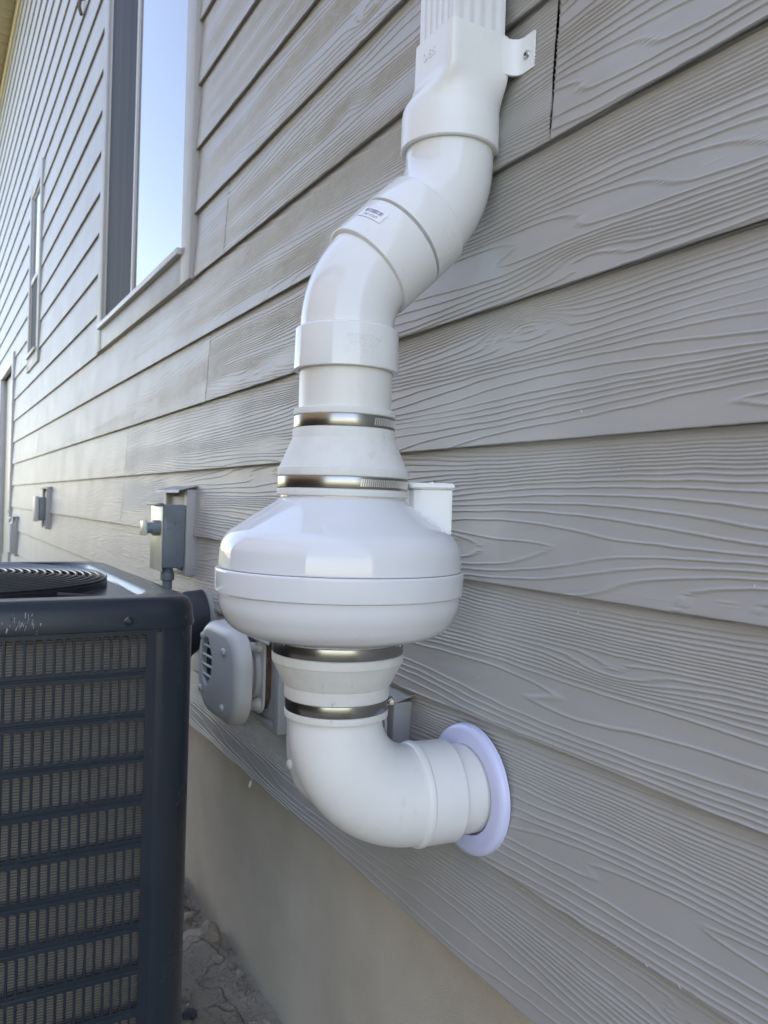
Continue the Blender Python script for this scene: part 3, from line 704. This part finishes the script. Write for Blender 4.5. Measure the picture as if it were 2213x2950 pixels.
def grille():
    V = []; F = []; T = .003
    def quad(y0, y1, z0, z1):
        b0 = len(V); V.extend([(XF, y0, z0), (XF, y1, z0), (XF, y1, z1), (XF, y0, z1)]); F.append((b0, b0+1, b0+2, b0+3))
    ytop = YP1-.0135
    quad(ytop, YP1, .1, ZT-.0478); quad(YP0, ytop-ncol*SP, .1, ZT-.0478)
    quad(ytop-ncol*SP, ytop, ZR+.0001, ZT-.0478); 
    for r in range(nrow):
        z1 = ZR-r*RPT; z0 = z1-SH; zn = z1-RPT if r < nrow-1 else .1
        b0 = len(V)      # band below the row with a pressed bead
        zs_ = [z0, z0-(z0-zn)*.3, z0-(z0-zn)*.4, z0-(z0-zn)*.55, z0-(z0-zn)*.65, zn]
        for zi, dx in zip(zs_, (0, 0, -.0016, -.0016, 0, 0)):
            V.append((XF+dx, ytop-ncol*SP, zi)); V.append((XF+dx, ytop, zi))
        for q in range(5): F.append((b0+2*q, b0+2*q+1, b0+2*q+3, b0+2*q+2))
        for cI in range(ncol):
            y1 = ytop-cI*SP; y0 = y1-SP; ya, yb = y0+SP-SW, y1-.0003
            inner = []
            for (yy, zz, rd, a0) in ((yb, z1, .0042, 0), (ya, z1, .0012, 90), (ya, z0, .0012, 180), (yb, z0, .0042, 270)):
                sy = -1 if yy == yb else 1; sz = -1 if zz == z1 else 1
                for q in range(4):
                    a = R(a0+30*q); inner.append((yy+sy*rd+rd*math.cos(a), zz+sz*rd+rd*math.sin(a)))
            outer = []
            for (y_, z_) in inner:
                outer.append((y_, z_))
            # project inner points onto the cell border for a simple frame
            cy_, cz_ = (y0+y1)/2, (z0+z1)/2; border = []
            for idx, (y_, z_) in enumerate(inner):
                g = idx//4; s = idx % 4
                cor = ((y1, z1), (y0, z1), (y0, z0), (y1, z0))[g]
                if g in (0, 2): border.append((cor[0], z_) if s < 2 else (y_, cor[1]))
                else: border.append((y_, cor[1]) if s < 2 else (cor[0], z_))
            for g, cor in enumerate(((y1, z1), (y0, z1), (y0, z0), (y1, z0))): pass
            b0 = len(V); m = len(inner)
            V.extend([(XF, y_, z_) for y_, z_ in border]); V.extend([(XF, y_, z_) for y_, z_ in inner]); V.extend([(XF-T, y_, z_) for y_, z_ in inner])
            for q in range(m):
                q2 = (q+1) % m
                F.append((b0+q, b0+q2, b0+m+q2, b0+m+q)); F.append((b0+m+q, b0+m+q2, b0+2*m+q2, b0+2*m+q))
            cv = len(V)
            V.extend([(XF, y1, z1), (XF, y0, z1), (XF, y0, z0), (XF, y1, z0)])
            for g in range(4): F.append((b0+g*4+1, b0+g*4+2, cv+g))
    me = bpy.data.meshes.new('m'); me.from_pydata(V, [], F); me.update(); return me
gp = link('grille_panel', grille(), M['ac'], ac)
# louvre blades: one bent vertical blade on the left edge of every opening
def blade():
    V = []; F = []; hs_ = SH/2-.0006
    sec = [(0, 0), (-.0025, .0004), (-.0065, .0016), (-.007, .0011), (-.0028, -.0003), (-.0009, -.0008)]
    for z in (-hs_, -hs_+.004, hs_-.004, hs_):
        k_ = .55 if abs(z) > hs_-.001 else 1
        for x, y in sec: V.append((x*k_, y*k_, z))
    for i in range(3):
        for q in range(6): F.append((i*6+q, i*6+(q+1) % 6, (i+1)*6+(q+1) % 6, (i+1)*6+q))
    F += [(5, 4, 3, 2, 1, 0), tuple(18+q for q in range(6))]
    return mesh(V, F, 50)
bl = blade(); bl.materials.append(M['ac']); Vr = []; Fr = []
for r in range(nrow):
    for cI in range(ncol):
        p = Vector((XF-.0004, YP1-.0135-(cI+1)*SP+SP-SW+.0002, ZR-r*RPT-SH/2))
        if cI < 19:
            o = link('louvre', bl, None, ac); o.matrix_parent_inverse = Matrix.Translation((-CX, -CY, 0)); o.location = p
        else:
            b0 = len(Vr); Vr += [v.co+p for v in bl.vertices]; Fr += [tuple(b0+i for i in f.vertices) for f in bl.polygons]
link('far_louvres', mesh(Vr, Fr, 50), M['ac'], ac, 'stuff')
# plain sheets on the other sides
link('side_panel', box(CX-HZ+.07, XF-.07, YS-.004, YS-.001, .1, ZT-.048, .001), M['ac'], ac)
link('side_panel', box(CX-HZ+.07, XF-.07, CY-HZ+.001, CY-HZ+.004, .1, ZT-.048, .001), M['ac'], ac)
link('side_panel', box(CX-HZ+.001, CX-HZ+.004, CY-HZ+.07, YS-.07, .1, ZT-.048, .001), M['ac'], ac)
link('cap_screw', lathe([(0, .0045), (.003, .0045), (.0042, .004), (.0045, .001), (.0075, .0006), (.0078, 0)], (XF+.0028, -.383, ZT-.033), (1, 0, 0), 20, .0006), M['ac'], ac)
link('seam_shade', box(XF-.002, XF+.0006, YP1-.004, YP1+.0085, ZT-.0525, ZT-.0472, .0004), M['black'], ac)  # solid black strip standing in for the shade inside the seam
# paint scratches: small raised chips of pale primer on the cap
V = []; F = []; rs = random.Random(5)
for i in range(26):
    y = -.535+rs.gauss(0, .014); z = ZT-.030+rs.gauss(0, .008); z = min(max(z, ZT-.044), ZT-.018); hh = rs.uniform(.0008, .0045); ww = rs.uniform(.0003, .0009); sl = rs.uniform(-.3, .7); b0 = len(V)
    xx = XF+.0030+.0004
    V += [(xx, y-ww, z-hh), (xx, y+ww, z-hh), (xx, y+ww+sl*hh, z+hh), (xx, y-ww+sl*hh, z+hh)]; F.append((b0, b0+1, b0+2, b0+3))
link('paint_chips', mesh(V, F, 0), vary(mat('primer_chip', (.4, .42, .43), .6), (.12, .13, .14), (.34, .36, .38), 160), ac, 'stuff')
pad = link('equipment_pad', box(CX-.45, CX+.46, CY-.45, CY+.44, -.02, .052, .008), vary(mat('pad_plastic', (.1, .1, .1), .8), (.08, .08, .08), (.13, .13, .125), 20))
tag(pad, 'low grey pad beneath the dark condenser unit', 'equipment pad')

# ------------------------------------------------------------------ things fixed to the wall
def block(name, x0, x1, z0, z1, dep, label, cap=True, hood=.03):
    t = empty(name, ((x0+x1)/2, -.01, z0), label, 'mounting block')
    link('face_plate', box(x0+.028, x1-.028, -dep, -.008, z0+.012, z1-.03, .002), M['block_v'], t)
    for a_, b_ in ((x0, x0+.0275), (x1-.0275, x1)): link('edge_strip', box(a_, b_, -dep-.012, -.0085, z0, z1-.012, .002), M['trim'], t)
    link('bottom_strip', box(x0+.028, x1-.028, -dep-.008, -.0085, z0, z0+.0115, .002), M['trim'], t)
    if cap:
        P = [(0, -.009, 0), (0, -dep-hood-.006, -.014), (0, -dep-hood-.008, -.020)]
        V = []; F = []
        for xx in (x0-.004, x1+.006):
            for (_, y, z) in P: V.append((xx, y, z1+z))
            for (_, y, z) in P[::-1]: V.append((xx, y, z1+z-.0018))
        n_ = 6
        for q in range(n_): F.append((q, (q+1) % n_, n_+(q+1) % n_, n_+q))
        F += [tuple(range(n_-1, -1, -1)), tuple(range(n_, 2*n_))]
        link('cap_flashing', mesh(V, F, 0), M['trim'], t)
    return t
def terminal(cx, cz, y0, label):
    """vent terminal: rounded plate with a louvred oval, on stand-offs"""
    t = empty('vent_terminal', (cx, y0+.06, cz), label, 'vent terminal'); hx, hz = .128, .098
    def ring(hx_, hz_, r, y):
        return [Vector((cx+a_, y, cz+b_)) for a_, b_ in rrect(0, 0, hx_, hz_, r, 10)]
    ox, oz, ow, oh = cx-.060, cz+.012, .036, .052
    # front plate with an oval hole: bridge outer loop to the oval by angle
    outer = ring(hx-.02, hz-.02, .06, y0)
    ov = []
    for p in outer:
        a_ = math.atan2((p.z-oz)/oh, (p.x-ox)/ow); ov.append(Vector((ox+ow*math.cos(a_), y0+.0004, oz+oh*math.sin(a_))))
    ovi = [p+Vector((0, .012, 0)) for p in ov]
    loops = [ring(hx-.004, hz-.004, .072, y0+.036), ring(hx, hz, .075, y0+.034), ring(hx, hz, .075, y0+.02), ring(hx-.003, hz-.003, .073, y0+.010), ring(hx-.009, hz-.009, .068, y0+.0035), ring(hx-.016, hz-.016, .063, y0+.0005), outer, ov, ovi]
    pl_ = link('cover_plate', loft(loops, True, False, 60), M['vent'], t)
    link('opening_dark', lathe([(0, 0), (1, 0)], (0, 0, 0), seg=40, rad=0, smooth=0), M['black'], pl_).data.transform(Matrix.Translation((ox, y0+.0118, oz)) @ Matrix.Rotation(R(90), 4, 'X') @ Matrix.Diagonal((ow*1.02, oh*1.02, 1, 1)))  # black disc closing the oval, painted for the dark inside
    for q in range(4):
        z = oz+oh*.60-q*oh*.40
        wq = ow*math.sqrt(max(.05, 1-((z-oz)/oh)**2))
        link('slat', box(ox-wq, ox+wq, y0+.0012, y0+.006, z-.0022, z+.0022, .0009), M['vent'], pl_)
    for sx, sz in ((-.088, .062), (.052, .05), (-.094, -.052), (.052, -.064)):
        link('screw', lathe([(0, .006), (.004, .006), (.0075, .004), (.008, 0)], (cx+sx, y0+.001, cz+sz), (0, -1, 0), 24, .0015), M['vent'], t)
    for sx, sz in ((-.05, .058), (.062, .058), (.062, -.06), (-.05, -.06)):
        link('standoff', lathe([(.010, 0), (.010, .03), (.0135, .034), (.0135, .044)], (cx+sx, y0+.034, cz+sz), (0, 1, 0), 20, .002), M['vent'], t)
    link('duct', lathe([(.062, 0), (.062, .03), (.072, .032), (.072, .046)], (cx, y0+.032, cz), (0, 1, 0), 48, .002), M['vent'], t)
    link('back_flange', loft([[Vector((cx+a_, y, cz+b_)) for a_, b_ in rrect(0, 0, .084, .08, .03, 6)] for y in (y0+.079, y0+.074)], True, True, 40), M['vent'], t)
    return t
block('mounting_block', -1.765, -1.472, .6115, .812, .032, 'siding coloured mounting block with metal cap behind the louvred vent plate')
terminal(-1.622, .7135, -.125, 'grey rounded vent cover with louvred oval opening beside the condenser')
fo = link('foam_seal', loft([[Vector((-1.622+a_*(1+.04*math.sin(7*i)), y, .712+b_*(1+.05*math.sin(5*i)))) for i, (a_, b_) in enumerate(rrect(0, 0, .08, .07, .03, 6))] for y in (-.046, -.033)], True, True, 40), M['brown'])
tag(fo, 'rough brown sealant squeezed out behind the louvred vent cover', 'sealant')
block('mounting_block', -1.265, -1.030, .5985, .7865, .032, 'siding coloured mounting block with bent metal cap behind the lower elbow')
terminal(-1.128, .690, -.125, 'grey vent cover almost hidden behind the lower white elbow')
# disconnect switch by the condenser
block('mounting_block', -2.40, -2.157, .862, 1.108, .028, 'siding coloured mounting block carrying the grey electrical disconnect box')
dsx0, dsx1 = -2.29, -2.165
db = empty('disconnect_box', (-2.25, -.09, .88), 'grey electrical disconnect box with yellowish reflection painted on its front above the condenser', 'electrical box')
link('case', box(dsx0, dsx1, -.1, -.0405, .884, 1.054, .003), M['galv'], db)
link('front_cover', box(dsx0-.002, dsx1-.003, -.1025, -.1005, .874, 1.050, .0008), M['galv_sheen'], db)
link('hood', box(dsx0-.003, dsx1+.001, -.115, -.1003, 1.0505, 1.0575, .001), M['galv'], db)
link('conduit_knob', lathe([(.021, 0), (.021, .018), (.015, .02), (.015, .034), (0, .034)], (dsx1-.03, -.103, .990), (0, -1, 0), 32, .002), M['galv'], db)
link('knob_cap', box(dsx1-.049, dsx1-.011, -.15, -.1375, .970, 1.010, .004), M['galv_sheen'], db)
for rr_ in (.017, .011):
    link('knockout_ring', lathe([(rr_+.0009*math.cos(R(i*45)), .0007*math.sin(R(i*45))) for i in range(9)], (dsx1, -.072, .925), (1, 0, 0), 32, 0, 180), M['galv'], db)
for (yy, zz) in ((-.07, 1.002), (-.086, .992), (-.058, .99)):
    link('dimple', lathe([(0, .0012), (.003, .0008), (.0035, 0)], (dsx1, yy, zz), (1, 0, 0), 12, .0003), M['galv'], db)
link('cover_latch', extrude_poly([(-.098, 1.0525), (-.098, 1.02), (-.09, 1.010), (-.07, 1.006), (-.05, 1.010), (-.042, 1.02), (-.042, 1.0525)], Matrix(((0, 0, 1, dsx1), (1, 0, 0, 0), (0, 1, 0, 0), (0, 0, 0, 1))), .0016, 0), M['galv'], db)
cd_ = empty('conduit', (-2.19, -.085, .60), 'grey flexible conduit dropping from the disconnect box behind the condenser', 'conduit')
link('connector', lathe([(.0145, 0), (.0145, -.012), (.0185, -.014), (.0185, -.034), (.015, -.036)], (-2.195, -.078, .884), seg=24, rad=.001), M['galv'], cd_)
link('hose', tube([(-2.195, -.078, .852), (-2.195, -.079, .80), (-2.19, -.083, .72), (-2.175, -.11, .62), (-2.14, -.19, .55), (-2.10, -.276, .53)], .0135, 16), M['galv'], cd_)
# line set boot through the wall
ls = empty('line_set', (-2.06, -.03, .72), 'black insulated refrigerant pipe leaving the wall behind the condenser', 'pipe')
bc = Vector((-2.035, -.02, .765))
link('insulation', tube([bc, bc+Vector((-.002, -.03, -.004)), bc+Vector((-.006, -.062, -.02)), bc+Vector((-.014, -.09, -.055)), bc+Vector((-.03, -.112, -.11)), bc+Vector((-.06, -.14, -.18)), bc+Vector((-.10, -.20, -.24)), bc+Vector((-.12, -.26, -.26))], [.074, .076, .076, .072, .064, .055, .05, .05], 28), M['rubber_black'], ls)
link('caulk_ring', lathe([(.07, .014), (.079, .010), (.085, 0), (.087, -.006)], bc+Vector((0, .004, 0)), (0, -1, 0), 40, .006), M['caulk'], ls)
# further boxes along the wall
block('mounting_block', -5.22, -5.02, .88, 1.125, .03, 'narrow far mounting block with a hood, left of the disconnect box', hood=.04)
ob = empty('outlet_box', (-5.12, -.06, .94), 'slim pale weatherproof outlet box on the far hooded mounting block', 'outlet box')
link('box_body', box(-5.175, -5.055, -.075, -.0305, .925, 1.062, .006), M['galv'], ob)
link('box_cover', box(-5.178, -5.052, -.098, -.0755, .92, 1.066, .006), M['vinyl'], ob)
block('mounting_block', -7.02, -6.82, .60, .91, .03, 'farthest mounting block low beside the door frame', hood=.04)
vh = empty('dryer_vent', (-6.93, -.06, .62), 'white ribbed vent cover on the farthest block beside the door frame', 'vent')
link('vent_body', box(-7.0, -6.86, -.06, -.0305, .62, .86, .004), M['vinyl'], vh)
for q in range(12): link('rib', box(-6.998, -6.862, -.072, -.0605, .625+q*.019, .639+q*.019, .003), M['vinyl'], vh)
hk = link('wire_clip', tube([(-4.30, -.012, 3.56), (-4.30, -.035, 3.54), (-4.29, -.04, 3.50), (-4.285, -.03, 3.46)], .009, 8), M['brown'])
tag(hk, 'small dark clip stuck on the upper siding left of the tall window', 'clip')

# ------------------------------------------------------------------ loose bits
def lump(c, r, seed, sq=.7, sub=2):
    bm = bmesh.new(); bmesh.ops.create_icosphere(bm, subdivisions=sub, radius=1)
    for v in bm.verts:
        d = 1+.35*mn.noise(v.co*1.3+Vector((seed*3.1, seed, 0)))+.12*mn.noise(v.co*4+Vector((seed, 0, 5)))
        v.co = Vector((v.co.x*r*d, v.co.y*r*d*.85, v.co.z*r*d*sq))+Vector(c)
    me = bpy.data.meshes.new('m'); bm.to_mesh(me); bm.free(); return me
V = []; F = []; rc = random.Random(21)
for i in range(900):
    x = rc.uniform(-2.6, -.9); y = rc.uniform(-.5, .0) if rc.random() < .6 else -abs(rc.gauss(0, .06))
    rad = rc.choice((.002, .003, .004, .005, .007)); sub = 1
    if rc.random() < .07: rad = rc.uniform(.009, .019); sub = 2
    me = lump((x, y, .022*mn.fractal(Vector((x*3, y*3, 0)), 1, 2, 5)+.011*mn.noise(Vector((x*23, y*23, 3)))+rad*.2), rad, i, .7, sub)
    b0 = len(V); V += [v.co.copy() for v in me.vertices]; F += [tuple(b0+j for j in f.vertices) for f in me.polygons]; bpy.data.meshes.remove(me)
tag(link('dirt_crumbs', mesh(V, F, 0), M['clod']), 'loose crumbs and small clods of dry dirt by the foundation', 'dirt', kind='stuff')
gzf = lambda x, y: .022*mn.fractal(Vector((x*3, y*3, 0)), 1, 2, 5)+.011*mn.noise(Vector((x*23, y*23, 3)))
def stone(nm, x, y, r, seed, mt, label, cat='stone', sq=.75):
    o = link(nm, mesh(*[(lambda m_: ([v.co.copy() for v in m_.vertices], [tuple(f.vertices) for f in m_.polygons]))(lump((x, y, gzf(x, y)+r*.3), r, seed, sq, 3))][0], 35), mt); tag(o, label, cat)
stone('stone', -1.63, -.155, .017, 2, M['stone'], 'dark grey pebble on the dirt near the condenser corner')
stone('stone', -1.55, -.065, .010, 9, M['stone2'], 'small pale pebble on the dirt near the foundation')
stone('dirt_clod', -1.90, -.03, .034, 4, M['clod'], 'angular dirt clod leaning on the foundation edge', 'dirt clod', .9)
stone('dirt_clod', -2.2, -.07, .05, 6, M['clod'], 'rounded dirt clod in the hollow beside the foundation', 'dirt clod', .8)
# plastic shavings on siding, fan and ledges
V = []; F = []
def shav(c, s, d):
    d = Vector(d).normalized(); n_ = d.orthogonal().normalized(); m_ = d.cross(n_); b0 = len(V); c = Vector(c)
    for q, (a_, b_) in enumerate(((-1, 0), (-.3, .35), (.4, .3), (1, .05), (.3, -.3), (-.4, -.25))): V.append(c+d*a_*s+n_*b_*s*.7+m_*(.25*s*math.sin(q)))
    F.append((b0, b0+1, b0+2, b0+5)); F.append((b0+2, b0+3, b0+4, b0+5))
rs = random.Random(8)
for i in range(34):
    x = rs.uniform(-1.3, -.42); kz = rs.randint(-5, 0); fz = rs.random(); z = Z0+kz*PITCH+fz*PITCH*.95
    y = -.0214+(.0116)*(z-(Z0+kz*PITCH))/(PITCH+.022)-.0008
    shav((x, y, z), rs.choice((.0007, .001, .0014, .002)), (rs.uniform(-1, 1), -.1, rs.uniform(-1, 1)))
for x in (-.62, -.56, -.52, -.66, -.6): shav((x, -.0235, Z0-5*PITCH+.002+rs.uniform(0, .004)), rs.uniform(.0015, .0035), (rs.uniform(-1, 1), -.3, rs.uniform(-.6, .2)))
for i in range(40):
    t = toCam+rs.uniform(-.7, 1.2); py = rs.choice((1276, 1300, 1335, 1350, 1362, 1366, 1370)); 
    r_ = {1276: 259.5, 1300: 258, 1335: 244, 1350: 232, 1362: 207, 1366: 195, 1370: 181}[py]*PX+.0004
    shav((AX+math.cos(t)*r_, AY+math.sin(t)*r_, zp(py)), rs.choice((.0005, .0008, .0012, .0016)), (rs.uniform(-1, 1), rs.uniform(-1, 1), rs.uniform(-.3, 1)))
for i in range(14):
    x = rs.uniform(-2.0, -1.2); y = rs.uniform(-.4, -.02); shav((x, y, gzf(x, y)+.004), rs.uniform(.001, .006), (rs.uniform(-1, 1), rs.uniform(-1, 1), 0))
shav((-1.72, -.004, .433), .012, (.35, 0, 1))
tag(link('plastic_shavings', mesh(V, F, 0), M['white_bit']), 'tiny white plastic shavings scattered on siding, fan and dirt', 'shavings', kind='stuff')
